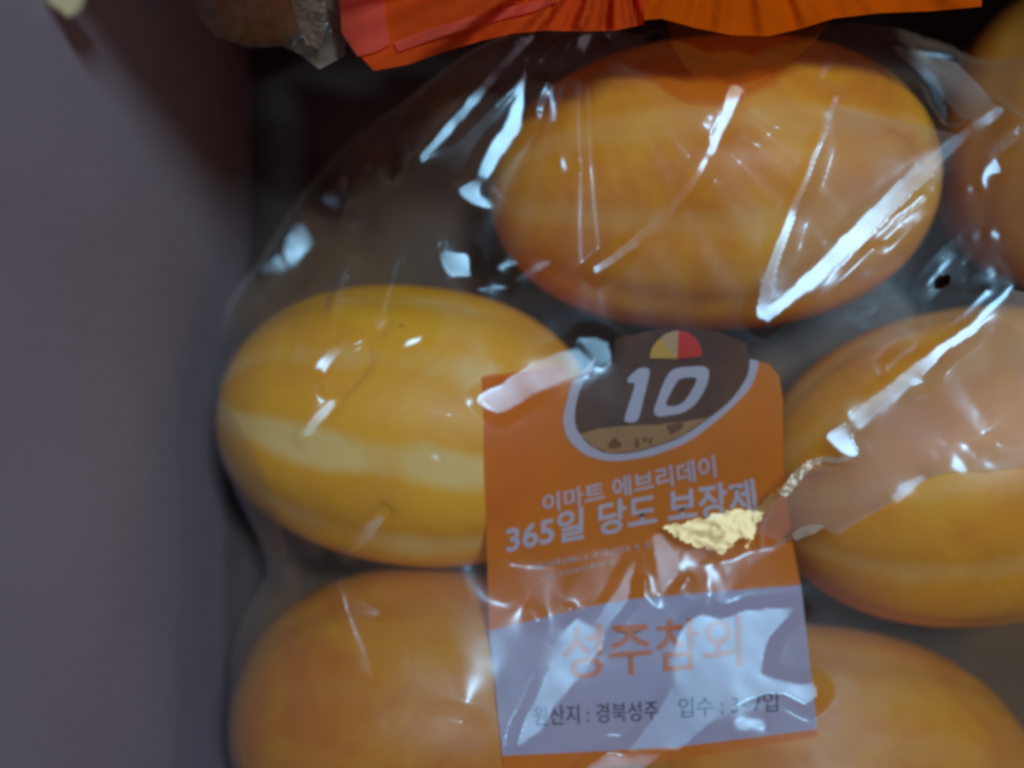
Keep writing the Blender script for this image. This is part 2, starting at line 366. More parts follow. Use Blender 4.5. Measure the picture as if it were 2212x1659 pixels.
# boundary heights: nearest outline point
d2 = (Xc[..., None] - outw[::3, 0]) ** 2 + (Yc[..., None] - outw[::3, 1]) ** 2
zb = outw[::3, 2][np.argmin(d2, -1)]
# a pocket of air between the melons keeps the label area from sagging to the floor
z = np.where(ins_c, np.minimum(np.maximum(obs, 0.08), top_), zb)
par = (np.add.outer(np.arange(Xc.shape[0]), np.arange(Xc.shape[1])) % 2).astype(bool)
act = ins_c.copy(); act[0] = act[-1] = False; act[:, 0] = act[:, -1] = False
for it in range(900):
    for pp in (par, ~par):
        avg = np.zeros_like(z)
        avg[1:-1, 1:-1] = 0.25 * (z[:-2, 1:-1] + z[2:, 1:-1] + z[1:-1, :-2] + z[1:-1, 2:])
        zn = z + 1.85 * (avg - z)
        z = np.where(act & pp, np.minimum(np.maximum(zn, obs), top_), z)
for it in range(3):                                                # the film does not follow corners exactly
    zz = z.copy(); zz[1:-1, 1:-1] = (z[1:-1, 1:-1] * 4 + z[:-2, 1:-1] + z[2:, 1:-1] + z[1:-1, :-2] + z[1:-1, 2:]) / 8
    z = np.where(act, np.maximum(zz, obs - 0.0008), z)
def upsample(zc, s):
    R, Cc = zc.shape
    def up(a, ax):
        n = a.shape[ax]; i = np.arange((n - 1) * s + 1) / s; i0 = np.clip(np.floor(i).astype(int), 0, n - 2); t = i - i0
        g = lambda k: np.take(a, np.clip(i0 + k, 0, n - 1), ax)
        sh = [1, 1]; sh[ax] = -1; t = t.reshape(sh)
        p0, p1, p2, p3 = g(-1), g(0), g(1), g(2)
        # cubic B-spline: smooth normals
        return ((1 - t) ** 3 * p0 + (3 * t ** 3 - 6 * t ** 2 + 4) * p1 + (-3 * t ** 3 + 3 * t ** 2 + 3 * t + 1) * p2 + t ** 3 * p3) / 6
    return up(up(zc, 0), 1)
ZB = upsample(z, 4)
INS = inside(outw[:, :2], X, Y)
PX = X / (ZC - ZB) * 2212 + 1106; PY = 829.5 - Y / (ZC - ZB) * 2212
th_ = np.arctan2(PY - 30, PX - 1260); r_ = np.hypot(PX - 1260, PY - 30)
fan = sum(a_ * np.sin(k_ * th_ + p_ + 0.0016 * r_) for k_, a_, p_ in ((7, 1.0, .4), (11, .9, 2.1), (17, .7, 4.0), (27, .45, 1.2), (41, .25, 5.2)))
ZB = ZB + np.where(INS, 0.00055 * fan * np.clip((r_ - 40) / 160, 0, 1) * np.clip((1000 - r_) / 500, 0, 1), 0)
PX = X / (ZC - ZB) * 2212 + 1106; PY = 829.5 - Y / (ZC - ZB) * 2212
def bilin(A, x, y):
    fx = np.clip((np.asarray(x) - gx0) / H, 0, nx - 1.001); fy = np.clip((np.asarray(y) - gy0) / H, 0, ny - 1.001)
    i = fx.astype(int); j = fy.astype(int); u = fx - i; v = fy - j
    return (A[j, i] * (1 - u) + A[j, i + 1] * u) * (1 - v) + (A[j + 1, i] * (1 - u) + A[j + 1, i + 1] * u) * v
def on_film(px, py, A=None):
    """world point of the film seen at a picture position"""
    A = ZB if A is None else A
    zz = 0.09
    for _ in range(12):
        x, y, _z = at(px, py, zz); zz = 0.5 * zz + 0.5 * float(bilin(A, x, y))
    return at(px, py, zz)

# facets of the crinkled film that catch the lamp: (outline in the picture, how squarely they catch it)
HL = []
def hl(poly, s=1.0): HL.append((poly, s))
hl(stroke([(1152, 66), (1110, 112), (1040, 192), (960, 290), (903, 350)], [10, 18, 22, 22, 14]))
hl(stroke([(1137, 125), (1122, 215), (1112, 262), (1068, 330), (1040, 385)], [5, 22, 36, 34, 28]), .9)
hl([(985, 415), (1010, 395), (1045, 385), (1040, 420), (1062, 432), (1050, 448), (1020, 446), (995, 432)])
hl([(1246, 76), (1276, 76), (1268, 105), (1260, 120), (1254, 104)], .9)
hl(stroke([(1188, 180), (1195, 225), (1203, 262)], [7, 10, 5]), .6); hl(stroke([(1212, 335), (1218, 352), (1224, 368)], [6, 17, 14]))
hl(stroke([(1340, 60), (1342, 78)], [6, 4]), .7); hl(stroke([(1200, 65), (1206, 80)], [8, 6]), .6)
hl(stroke([(1592, 186), (1575, 235), (1552, 290), (1534, 334)], [34, 26, 22, 12]))
hl(stroke([(1530, 340), (1500, 390), (1455, 442), (1395, 500), (1340, 545), (1283, 592)], [9, 11, 11, 12, 13, 14]), .55)
hl(stroke([(1795, 120), (1780, 165)], [14, 10]), .5)
hl(stroke([(1805, 210), (1775, 300), (1738, 400), (1716, 450)], [8, 8, 9, 11]), .35)
hl(stroke([(1716, 450), (1690, 520), (1665, 590), (1652, 640), (1640, 690)], [13, 18, 20, 26, 22]))
hl(stroke([(2160, 236), (2132, 258), (2096, 275)], [20, 24, 12])); hl(stroke([(2096, 275), (2050, 318), (1960, 400), (1870, 490), (1800, 560), (1735, 620)], [12, 28, 32, 38, 36, 34]))
hl(stroke([(1745, 610), (1700, 645), (1645, 692)], [24, 26, 20]))
hl(stroke([(2000, 425), (1950, 470), (1905, 515)], [6, 8, 5]), .4)
hl(stroke(ZR([(80, 230), (180, 320), (300, 420), (360, 500), (430, 590)]), [8, 16, 22, 20, 8]), .5)
hl(stroke(ZR([(200, 255), (300, 280), (400, 300)]), [6, 10, 10]), .5)
hl(ZR([(560, 860), (600, 800), (640, 880), (580, 900), (568, 990), (550, 920)]), .5); hl(ZR([(475, 955), (500, 950), (508, 975), (485, 982)]), .6)
hl(ZR([(590, 1190), (640, 1180), (630, 1215), (585, 1215)]), .8); hl(ZR([(490, 1210), (540, 1180), (535, 1200), (495, 1222)]), .5)
hl(stroke(ZR([(425, 1295), (340, 1370), (260, 1470)]), [7, 9, 6])); hl(stroke(ZR([(470, 1430), (540, 1395), (620, 1385)]), [3, 5, 9]), .6)
hl(stroke(ZR([(640, 580), (730, 640), (720, 720), (620, 780)]), [5, 6, 6, 6]), .45)
hl(stroke([(2190, 616), (2150, 655), (2095, 715), (2050, 742)], [9, 13, 18, 18]))
hl(stroke([(2050, 742), (1990, 795), (1940, 838), (1890, 878), (1840, 915)], [14, 26, 28, 34, 40]))
hl([(1838, 912), (1862, 902), (1830, 935), (1838, 955), (1850, 975), (1835, 992), (1805, 975), (1778, 948), (1786, 935)])
hl(stroke([(1952, 815), (1975, 825), (1998, 824)], [8, 15, 8]))
hl(stroke([(1925, 1082), (1960, 1056), (2005, 1026)], [18, 18, 8]), .8); hl([(2052, 1012), (2062, 985), (2075, 982), (2090, 1010), (2065, 1020)], .8); hl([(2130, 1012), (2140, 998), (2150, 1000), (2142, 1014)], .7)
hl(stroke([(2014, 990), (2024, 974)], [6, 7]), .7)
hl(Z4([(1000, 575), (1045, 650), (1110, 690), (1150, 675), (1190, 635), (1200, 680), (1090, 830), (1000, 885), (955, 885), (1000, 800), (950, 770), (868, 735), (915, 680)]))
hl(Z4([(1430, 605), (1470, 560), (1545, 545), (1560, 575), (1500, 605), (1440, 620)]), .9)
hl(Z4([(960, 950), (1030, 955), (1000, 1000), (910, 1110), (840, 1180), (795, 1175), (850, 1080), (920, 990)]), .9)
hl(stroke(Z4([(1130, 95), (1085, 200), (1030, 360), (1000, 560)]), [5, 12, 14, 10]), .4)
hl(stroke(Z4([(1420, 40), (1370, 230), (1310, 420)]), [8, 9, 10]), .35)
hl(stroke(Z4([(1280, 500), (1330, 430), (1350, 450)]), [14, 12, 10]), .4)
hl(Z4([(1620, 1310), (1650, 1270), (1675, 1310), (1640, 1350)]), .7)
hl(stroke(Z7([(1330, 40), (1250, 130), (1150, 250), (1080, 310)]), [9, 20, 9, 6]), .55)
hl(stroke(Z7([(1030, 440), (1090, 640), (1160, 840), (1250, 1100)]), [5, 9, 11, 5]), .5)
hl(stroke(Z7([(1070, 540), (1180, 620), (1300, 700)]), [5, 8, 10]), .3)
hl(Z5([(-150, 930), (0, 850), (250, 715), (400, 640), (500, 610), (590, 720), (540, 790), (430, 825), (200, 920), (0, 1040), (-60, 1010)]), .42)
hl(Z5([(490, 560), (600, 540), (690, 580), (715, 690), (630, 735), (560, 650)]), .3)
hl(Z8([(945, 320), (900, 480), (890, 600), (745, 770), (730, 880), (640, 960), (560, 1100), (440, 1250), (330, 1420), (195, 1525), (230, 1400), (330, 1200), (430, 980), (500, 880), (510, 780), (580, 715), (680, 770), (790, 590), (880, 430)]), .32)
hl(Z8([(1260, 740), (1370, 690), (1500, 725), (1650, 668), (1965, 655), (1860, 770), (1800, 830), (1760, 930), (1735, 1070), (1830, 1100), (2000, 1140), (2080, 1125), (2108, 1210), (2020, 1265), (1900, 1200), (1740, 1195), (1560, 1260), (1400, 1360), (1200, 1530), (880, 1535), (1000, 1400), (1180, 1170), (1190, 960), (1200, 850)]), .42)
hl(Z8([(1550, 1390), (1640, 1340), (1750, 1355), (1765, 1395), (1560, 1428)]), .42)
hl(Z8([(770, 1545), (1110, 1540), (950, 1650), (600, 1650), (690, 1590)]), .4)
hl(Z8([(1040, 180), (1110, 170), (1210, 300), (1190, 420), (1085, 570), (1060, 300)]), .2)
hl(stroke(ZL([(665, 790), (740, 860), (820, 890), (895, 915)]), [8, 12, 13, 9]))
hl(ZL([(880, 740), (920, 650), (965, 610), (960, 720), (910, 800)]), .95); hl(ZL([(790, 800), (880, 700), (900, 860), (830, 850)]), .5)
hl(ZL([(555, 1270), (570, 1120), (640, 1010), (690, 990), (735, 1090), (650, 1190), (585, 1280)]), .85); hl(ZL([(420, 1300), (560, 1180), (550, 1310), (440, 1330)]), .5)
hl(stroke(ZL([(1250, 390), (1245, 500), (1265, 640)]), [9, 10, 4]), .45); hl(stroke(ZL([(965, 880), (1000, 920), (1028, 960)]), [5, 8, 5]), .8)
hl(stroke(ZL([(1215, 245), (1260, 285)]), [7, 7]), .85); hl(stroke(ZL([(1345, 430), (1385, 490)]), [8, 6]), .85); hl(stroke(ZL([(1360, 280), (1375, 320)]), [10, 8]), .45)
hl(ZL([(1565, 1110), (1595, 1090), (1625, 1120), (1590, 1170), (1570, 1150)]), .8); hl(ZL([(1130, 330), (1230, 300), (1250, 440), (1170, 520), (1120, 450)]), .45)
hl(ZL([(1040, 600), (1090, 560), (1160, 540), (1090, 640)]), .55); hl(ZL([(1580, 1170), (1780, 1170), (1800, 1330), (1680, 1340), (1600, 1280)]), .45)
hl(stroke(Z5([(-20, 120), (40, 90), (110, 70)]), [8, 10, 6]), .6); hl(stroke(Z5([(90, 200), (200, 130), (330, 60)]), [5, 7, 8]), .45); hl(stroke(Z5([(-150, 260), (-60, 240), (60, 235)]), [8, 8, 4]), .5)
hl(stroke(ZL([(470, 1490), (510, 1500)]), [9, 7]), .8); hl(stroke(Z7([(430, 1570), (450, 1572)]), [8, 8]), .8); hl(stroke(Z7([(490, 1570), (512, 1574)]), [6, 6]), .6)
hl(stroke(Z6([(1180, 400), (1280, 385)]), [8, 5]), .35); hl(stroke(Z6([(1350, 740), (1530, 610)]), [4, 5]), .35)

# facing needed for a facet to mirror the lamp into the lens
Vx, Vy, Vz = -X, -Y, ZC - ZB; vl = np.sqrt(Vx ** 2 + Vy ** 2 + Vz ** 2)
Lx, Ly, Lz = LIGHT_POS.x - X, LIGHT_POS.y - Y, LIGHT_POS.z - ZB; ll = np.sqrt(Lx ** 2 + Ly ** 2 + Lz ** 2)
hx, hy, hz = Vx / vl + Lx / ll, Vy / vl + Ly / ll, Vz / vl + Lz / ll
GXT, GYT = -hx / hz, -hy / hz
g0y, g0x = np.gradient(ZB, H)
def smooth_noise(scale, amp, seed):
    k = int(max(2, scale / H)); r = np.random.default_rng(seed).standard_normal((ny // k + 4, nx // k + 4))
    u = upsample(r, k)[:ny, :nx]; return u * amp
tgx, tgy = g0x + smooth_noise(0.010, 0.05, 1) + smooth_noise(0.003, 0.025, 2), g0y + smooth_noise(0.010, 0.05, 3) + smooth_noise(0.003, 0.025, 4)
# elsewhere the film is turned away from the lamp
dx_, dy_ = tgx - GXT, tgy - GYT; mx_, my_ = 0.26, 0.15
rad = np.sqrt((dx_ / mx_) ** 2 + (dy_ / my_) ** 2) + 1e-6; f = np.maximum(1.0, 1.0 / rad)
tgx, tgy = GXT + dx_ * f, GYT + dy_ * f
W = np.full(X.shape, 0.5); mask = np.zeros(X.shape)
jx, jy = PX + smooth_noise(0.0025, 2.0, 11) / 1, PY + smooth_noise(0.0025, 2.0, 12)
def box(a):
    b = a.copy(); b[1:-1] = (a[:-2] + 2 * a[1:-1] + a[2:]) / 4; c = b.copy(); c[:, 1:-1] = (b[:, :-2] + 2 * b[:, 1:-1] + b[:, 2:]) / 4; return c
jit_x, jit_y = smooth_noise(0.004, 0.02, 21), smooth_noise(0.004, 0.009, 22)
for poly, s in HL:
    m_ = inside(poly, jx, jy) * 1.0
    a_ = np.clip(box(m_) * 1.3, 0, 1)
    sg = 1.0 if np.median((g0y - GYT)[m_ > 0] if (m_ > 0).any() else np.ones(1)) > 0 else -1.0
    tx, ty = GXT + jit_x, GYT + jit_y + (1 - s) * 0.075 * sg
    tgx = tgx * (1 - a_) + tx * a_; tgy = tgy * (1 - a_) + ty * a_
    mask = np.maximum(mask, a_)
ring = mask.copy()
ring = mask > 0.05
for _ in range(6):
    r2_ = ring.copy(); r2_[1:] |= ring[:-1]; r2_[:-1] |= ring[1:]; r2_[:, 1:] |= ring[:, :-1]; r2_[:, :-1] |= ring[:, 1:]; ring = r2_
ring = ring & (mask < 0.05)
W = W * (1 - mask) + 12.0 * mask
W = np.where(ring, 0.03, W)
lam = np.where(INS, 0.0012, 50.0)
ax = 0.5 * (tgx[:, :-1] + tgx[:, 1:]) * H; ay = 0.5 * (tgy[:-1] + tgy[1:]) * H
u = ZB.copy()
for pas in range(3):
    Wx = np.minimum(W[:, :-1], W[:, 1:]); Wy = np.minimum(W[:-1], W[1:])
    def Aop(u):
        r = lam * u; d = Wx * (u[:, 1:] - u[:, :-1]); r[:, 1:] += d; r[:, :-1] -= d
        d = Wy * (u[1:] - u[:-1]); r[1:] += d; r[:-1] -= d; return r
    rhs = lam * ZB; d = Wx * ax; rhs[:, 1:] += d; rhs[:, :-1] -= d; d = Wy * ay; rhs[1:] += d; rhs[:-1] -= d
    diag = lam.copy(); diag[:, 1:] += Wx; diag[:, :-1] += Wx; diag[1:] += Wy; diag[:-1] += Wy
    res = rhs - Aop(u); zz = res / diag; p = zz.copy(); rz = (res * zz).sum()
    for it in range((420, 200, 200)[pas]):
        Ap = Aop(p); al = rz / (p * Ap).sum(); u += al * p; res -= al * Ap
        zz = res / diag; rz2 = (res * zz).sum()
        if rz2 < 1e-16: break
        p = zz + (rz2 / rz) * p; rz = rz2
    # stiffen the places that still face the lamp by accident
    fy, fx = np.gradient(u, H)
    bad = (np.sqrt(((fx - GXT) / mx_) ** 2 + ((fy - GYT) / my_) ** 2) < 0.75) & (mask < 0.02) & ~ring & INS
    W = np.where(bad, np.minimum(W * 3, 3), W)
    print('accidental', int(bad.sum()))
ZF = u
print('film relief', it, float(np.abs(ZF - ZB)[INS].max()), float(np.abs(ZF - ZB)[INS].mean()))
ob_f = obstacle(X, Y)
ZF = np.where(INS, np.maximum(ZF, ob_f + 0.0007), ZF)

bag = thing('melon_bag', 'clear crinkled plastic bag of yellow melons with an orange and white printed label', 'bag', (0.03, 0, 0))
bag_off = Vector((0.03, 0, 0))
def child(o): o.parent = bag; o.location = -bag_off; return o
# vent holes are really cut out
HOLES = [(*ZR([(345, 1440)])[0], 19, 11, 38), (1413, 82, 22, 12, 12)]
keep = INS.copy()
for (cx, cy, ra, rb, an) in HOLES:
    c, s_ = math.cos(math.radians(an)), math.sin(math.radians(an)); ddx, ddy = PX - cx, -(PY - cy)
    keep &= ((ddx * c + ddy * s_) / ra) ** 2 + ((-ddx * s_ + ddy * c) / rb) ** 2 > 1
idx = -np.ones(X.shape, int); idx[keep] = np.arange(keep.sum())
quad = keep[:-1, :-1] & keep[1:, :-1] & keep[:-1, 1:] & keep[1:, 1:]
q = np.stack([idx[:-1, :-1][quad], idx[:-1, 1:][quad], idx[1:, 1:][quad], idx[1:, :-1][quad]], 1)
V = np.stack([X[keep], Y[keep], ZF[keep]], 1)
me = bpy.data.meshes.new('front_film'); me.vertices.add(len(V)); me.vertices.foreach_set('co', V.ravel())
me.loops.add(q.size); me.loops.foreach_set('vertex_index', q.ravel().astype(np.int32))
me.polygons.add(len(q)); me.polygons.foreach_set('loop_start', np.arange(0, q.size, 4, dtype=np.int32)); me.polygons.foreach_set('loop_total', np.full(len(q), 4, np.int32))
me.polygons.foreach_set('use_smooth', np.ones(len(q), bool)); me.update(calc_edges=True); me.validate()
me.materials.append(M['film']); film = bpy.data.objects.new('front_film', me); C.objects.link(film); child(film)

# ------------------------------------------------------------------ sheets cut to a picture outline, lying on the film
ZS = upsample(z, 4)
def sheet(name, poly, m, zfun, cell=0.004, holes=None, par=True, smooth=True):
    bm = bmesh.new(); vs = [bm.verts.new((p[0], p[1], 0)) for p in poly]
    es = [bm.edges.new((vs[i], vs[(i + 1) % len(vs)])) for i in range(len(vs))]
    for h in holes or []:
        hv = [bm.verts.new((p[0], p[1], 0)) for p in h]; es += [bm.edges.new((hv[i], hv[(i + 1) % len(hv)])) for i in range(len(hv))]
    bmesh.ops.triangle_fill(bm, edges=es, use_beauty=True, use_dissolve=False)
    return finish(name, bm, m, zfun, cell, par, smooth)
def finish(name, bm, m, zfun, cell, par=True, smooth=True):
    lim = cell / 0.32 * 2212
    for _ in range(7):
        long_ = [e for e in bm.edges if e.calc_length() > lim]
        if not long_: break
        bmesh.ops.subdivide_edges(bm, edges=long_, cuts=1); bmesh.ops.triangulate(bm, faces=bm.faces[:])
    for v in bm.verts:
        v.co = zfun(v.co.x, v.co.y)
    bmesh.ops.recalc_face_normals(bm, faces=bm.faces[:])
    if bm.faces and sum(f.normal.z for f in bm.faces) < 0: bmesh.ops.reverse_faces(bm, faces=bm.faces[:])
    me = bpy.data.meshes.new(name); bm.to_mesh(me); bm.free()
    me.polygons.foreach_set('use_smooth', [smooth] * len(me.polygons)); me.materials.append(m)
    o = bpy.data.objects.new(name, me); C.objects.link(o)
    if par: child(o)
    return o
def under(off): return lambda px, py: Vector(on_film(px, py)) + Vector((0, 0, -off))
# local clearance: print sits beneath the lowest crinkle nearby
from functools import lru_cache
ZLOW = np.minimum(ZF, ZB)
for k in (1, 2, 3, 4, 5, 6, 8):
    a_ = ZLOW.copy(); a_[k:] = np.minimum(a_[k:], ZLOW[:-k]); a_[:-k] = np.minimum(a_[:-k], ZLOW[k:])
    b_ = a_.copy(); b_[:, k:] = np.minimum(b_[:, k:], a_[:, :-k]); b_[:, :-k] = np.minimum(b_[:, :-k], a_[:, k:]); ZLOW = b_
ZI = ZLOW.copy()
for _ in range(60):
    ZI[1:-1, 1:-1] = (ZI[1:-1, 1:-1] * 4 + ZI[:-2, 1:-1] + ZI[2:, 1:-1] + ZI[1:-1, :-2] + ZI[1:-1, 2:]) / 8
ZI = np.maximum(ZI, obstacle(X, Y) + 0.0014)
def ink(off): return lambda px, py: Vector(on_film(px, py, ZI)) + Vector((0, 0, -off))
def smooth_closed(P, n=5): return [tuple(p) for p in dens(P, n)]

def arc(P, n=5):
    P = [P[0]] + list(P) + [P[-1]]; R_ = []
    for i in range(1, len(P) - 2):
        p0, p1, p2, p3 = (np.array(q_, float) for q_ in P[i - 1:i + 3])
        for k in range(n):
            t = k / n; R_.append(tuple(0.5 * ((2 * p1) + (-p0 + p2) * t + (2 * p0 - 5 * p1 + 4 * p2 - p3) * t * t + (-p0 + 3 * p1 - 3 * p2 + p3) * t ** 3)))
    return R_ + [tuple(P[-1])]
in_d = Z5([(590, 760), (520, 850), (480, 980), (476, 1100), (520, 1185), (600, 1255), (700, 1288), (850, 1280), (1000, 1240), (1150, 1180), (1300, 1080), (1450, 960), (1540, 840), (1572, 770), (1580, 690)]); in_d = arc(in_d)
out_d = Z5([(460, 830), (412, 1000), (402, 1100), (440, 1205), (540, 1292), (680, 1332), (850, 1322), (1000, 1288), (1180, 1215), (1330, 1110), (1470, 990), (1590, 860), (1640, 705)]); out_d = arc(out_d)
orange = [(1042, 812), (1130, 802), (1215, 790)] + out_d + [(1662, 786), (1684, 812), (1692, 860), (1692, 1000), (1712, 1170), (1731, 1264.6),
          (1497, 1283), (1360.7, 1295), (1258, 1314), (1056.5, 1363.7), (1049, 1080)]
sheet('orange_panel', orange, M['orange'], ink(0.0006))
wp = [(1056.5, 1363.7), (1258, 1314), (1360.7, 1295), (1497, 1283), (1731.5, 1264.6), (1767, 1577), (1463, 1615), (1280, 1625), (1085.5, 1634)]
sheet('white_panel', wp, M['white'], ink(0.0006))
sheet('orange_border', [(1085.5, 1634), (1280, 1625), (1463, 1615), (1767, 1577), (1769, 1592), (1480, 1640), (1300, 1662), (1090, 1668)], M['orange'], ink(0.0006))
sheet('window_outline', [(1288, 770)] + in_d[2:] + [(Z5([(1635, 700)])[0])] + out_d[::-1][1:], M['letter'], ink(0.0003))
win = in_d + Z5([(1560, 590), (1400, 520), (1200, 490), (1000, 500), (730, 560), (715, 700)])
sheet('gauge_window', win, M['brown'], ink(0.0007))
sheet('window_base', Z5([(500, 1165), (620, 1130), (830, 1108), (1000, 1105), (1160, 1085), (1300, 1062), (1330, 1050), (1150, 1175), (1000, 1235), (850, 1276), (700, 1284), (600, 1250), (525, 1186)]), M['tan'], ink(0.0004))
for k, P in enumerate(([(680, 1235), (720, 1185), (770, 1220), (760, 1250), (700, 1255)], [(855, 1200), (875, 1190), (878, 1245), (858, 1255)], [(905, 1190), (930, 1185), (925, 1215), (908, 1212)], [(945, 1190), (965, 1185), (955, 1230), (940, 1228)], [(1050, 1110), (1160, 1085), (1150, 1130), (1080, 1170)])):
    sheet('brown_mark', Z5(P), M['tan2'], ink(0.0001))
gc = (1120, 686)
sheet('gauge_sector', Z5([(948, 682), (958, 625), (985, 585), (1012, 558), gc]), M['yellow'], ink(0.0002))['label'] = 'yellow left sector of the gauge'
sheet('gauge_sector', Z5([(1012, 558), (1045, 530), (1090, 514), (1130, 510), gc]), M['beige'], ink(0.0002))['label'] = 'beige middle sector of the gauge'
sheet('gauge_sector', Z5([(1130, 510), (1190, 522), (1235, 552), (1265, 600), (1277, 645), (1272, 672), gc]), M['red'], ink(0.0002))['label'] = 'red right sector of the gauge'
one = smooth_closed(Z5([(806, 815), (868, 755), (905, 744), (938, 750), (946, 778), (930, 850), (905, 950), (878, 1060), (846, 1088), (800, 1086), (788, 1062), (820, 960), (852, 845), (822, 842)]), 3)
sheet('numeral', one, M['letter'], ink(0.0001))
zo = smooth_closed(Z5([(1035, 840), (1075, 772), (1125, 745), (1220, 736), (1295, 738), (1322, 775), (1308, 850), (1270, 925), (1222, 985), (1150, 1030), (1070, 1045), (1000, 1052), (972, 1020), (990, 960)]), 3)
zi = smooth_closed(Z5([(1128, 822), (1180, 806), (1232, 806), (1240, 832), (1210, 890), (1172, 948), (1130, 980), (1070, 988), (1050, 968), (1080, 900)]), 3)
sheet('numeral', zo, M['letter'], ink(0.0001), holes=[zi])

def lettering(name, text, bot, top, m, bold=0.0, shear=0.0):
    cu = bpy.data.curves.new('tmp', 'FONT'); cu.body = text; cu.resolution_u = 4; cu.offset = bold
    o = bpy.data.objects.new('tmp', cu); C.objects.link(o); bpy.context.view_layer.update()
    dg = bpy.context.evaluated_depsgraph_get(); me = bpy.data.meshes.new_from_object(o.evaluated_get(dg))
    bm = bmesh.new(); bm.from_mesh(me); bpy.data.objects.remove(o); bpy.data.meshes.remove(me); bpy.data.curves.remove(cu)
    xs = [v.co.x for v in bm.verts]; ys = [v.co.y for v in bm.verts]; x0, x1, y0, y1 = min(xs), max(xs), min(ys), max(ys)
    def curve(P, s):
        if len(P) == 2: return Vector(P[0]).lerp(Vector(P[1]), s)
        a, b, c = map(Vector, P); return a * (1 - s) * (1 - 2 * s) + b * 4 * s * (1 - s) + c * s * (2 * s - 1)
    for v in bm.verts:
        s = (v.co.x - x0) / (x1 - x0); t = (v.co.y - y0) / (y1 - y0)
        p = curve(bot, s).lerp(curve(top, s), t); v.co = (p.x + shear * (t - .5), p.y, 0)
    bmesh.ops.triangulate(bm, faces=bm.faces[:])
    return finish(name, bm, m, ink(0.0001), 0.003)
lettering('lettering', '이마트 에브리데이', [(1173, 1110), (1548, 1030)], [(1171, 1069), (1543, 982)], M['letter'], 0.018)
lettering('lettering', '365일 당도 보장제', [(1094, 1199), (1365, 1146), (1638, 1110)], [(1092, 1135), (1365, 1072), (1628, 1034)], M['letter'], 0.022)
lettering('lettering', '성주참외', [(1216, 1470), (1604, 1440)], [(1214, 1350), (1600, 1329)], M['script'], 0.012)
lettering('lettering', '원산지 : 경북성주', [(1154, 1569), (1424, 1556)], [(1152, 1526), (1422, 1513)], M['navy'], 0.002)
lettering('lettering', '입수 : 3~7입', [(1467, 1552), (1682, 1537)], [(1466, 1508), (1680, 1493)], M['navy'], 0.002)
# two lines of unreadable fine print: rows of small smudged strokes
for (x0, y0, x1, y1, hgt, seed) in ((1152, 1230, 1394, 1182, 13, 3), (1165, 1255, 1336, 1214, 11, 5)):
    bm = bmesh.new(); rr = random.Random(seed); x = x0
    while x < x1:
        w = rr.choice((8, 10, 11, 12)); t = (x - x0) / (x1 - x0); yb = y0 + (y1 - y0) * t; ht = hgt * rr.uniform(.8, 1.05)
        for (ax_, ay_, bx_, by_) in ((0, .0, w * .8, .25), (0, .4, w * .8, .62), (w * .1, .78, w * .72, 1), (rr.choice((0, w * .5)), .1, rr.choice((3, w * .75)), .9)):
            if rr.random() < .2: continue
            a_, b_ = min(ax_, bx_), max(ax_, bx_) + .5
            vv = [bm.verts.new((x + p, yb - q * ht, 0)) for p, q in ((a_, ay_), (b_, ay_), (b_, by_), (a_, by_))]; bm.faces.new(vv)
        x += w + (rr.choice((9, 12)) if rr.random() < .16 else 1.5)
    finish('fine_print', bm, M['faint'], ink(0.0001), 0.006)

# ------------------------------------------------------------------ torn, folded-over film, frayed edge, twisted strand
def fbm(x, y, s, seed=0): return mnoise.noise(Vector((x * s + seed, y * s - seed, seed * 1.7)))
def over(off, amp, sc_, seed=0, face=None):
    def f_(px, py):
        p = Vector(on_film(px, py, ZF)); n1 = fbm(p.x, p.y, sc_, seed) + 0.5 * fbm(p.x, p.y, sc_ * 2.3, seed + 3)
        return p + Vector((0, 0, off + amp * n1))
    return f_
flap = ZT([(975, 1160), (955, 1060), (985, 930), (1060, 720), (1180, 565), (1310, 440), (1480, 275), (1700, 110), (1930, 70)]) + [(1850, 925), (1900, 882), (1950, 842), (2000, 800), (2055, 752), (2100, 722), (2150, 670), (2192, 625), (2260, 640), (2330, 800), (2330, 1010),
       (2212, 1008), (2150, 1016), (2090, 1016), (2050, 1022), (2005, 1036), (1960, 1066), (1925, 1090)] + ZT([(2040, 720), (1900, 822), (1860, 835), (1800, 815), (1690, 760), (1560, 800), (1400, 885), (1150, 1045)])
sheet('pleat', [(1800, 218), (1850, 235), (1960, 262), (2072, 288), (2040, 322), (1960, 395), (1870, 482), (1790, 560), (1735, 606), (1680, 640), (1664, 610), (1692, 530), (1722, 450), (1752, 372), (1780, 290)], M['pleat'], over(-0.0012, 0.0003, 40, 4), cell=0.004)  # broad milky reflection on the film, put in as a hazy sheet
sheet('pleat', ZR([(80, 230), (200, 245), (330, 275), (430, 320), (540, 430), (640, 555), (560, 625), (440, 595), (360, 500), (290, 410), (180, 320)]), M['pleat2'], over(-0.0012, 0.0003, 40, 5), cell=0.004)
sheet('pleat', [(484, 870), (515, 905), (555, 985), (588, 1060), (608, 1130), (622, 1205), (600, 1222), (572, 1180), (540, 1105), (506, 1020), (490, 950)], M['pleat3'], over(0.0008, 0.0003, 40, 6), cell=0.004)
sheet('torn_flap', flap, M['flap'], over(-0.0012, 0.0004, 45, 2), cell=0.003)
fr = ZT([(125, 765), (250, 735), (400, 700), (540, 665), (650, 620), (760, 605), (850, 578), (1000, 585), (1060, 555), (1130, 480), (1210, 420), (1290, 370), (1325, 400), (1340, 450), (1260, 490), (1190, 545), (1120, 630), (1060, 700), (1020, 820), (965, 985), (950, 960), (975, 880), (920, 870), (830, 885), (790, 960), (720, 1012), (640, 990), (560, 960), (470, 945), (380, 905), (300, 880), (250, 850)])
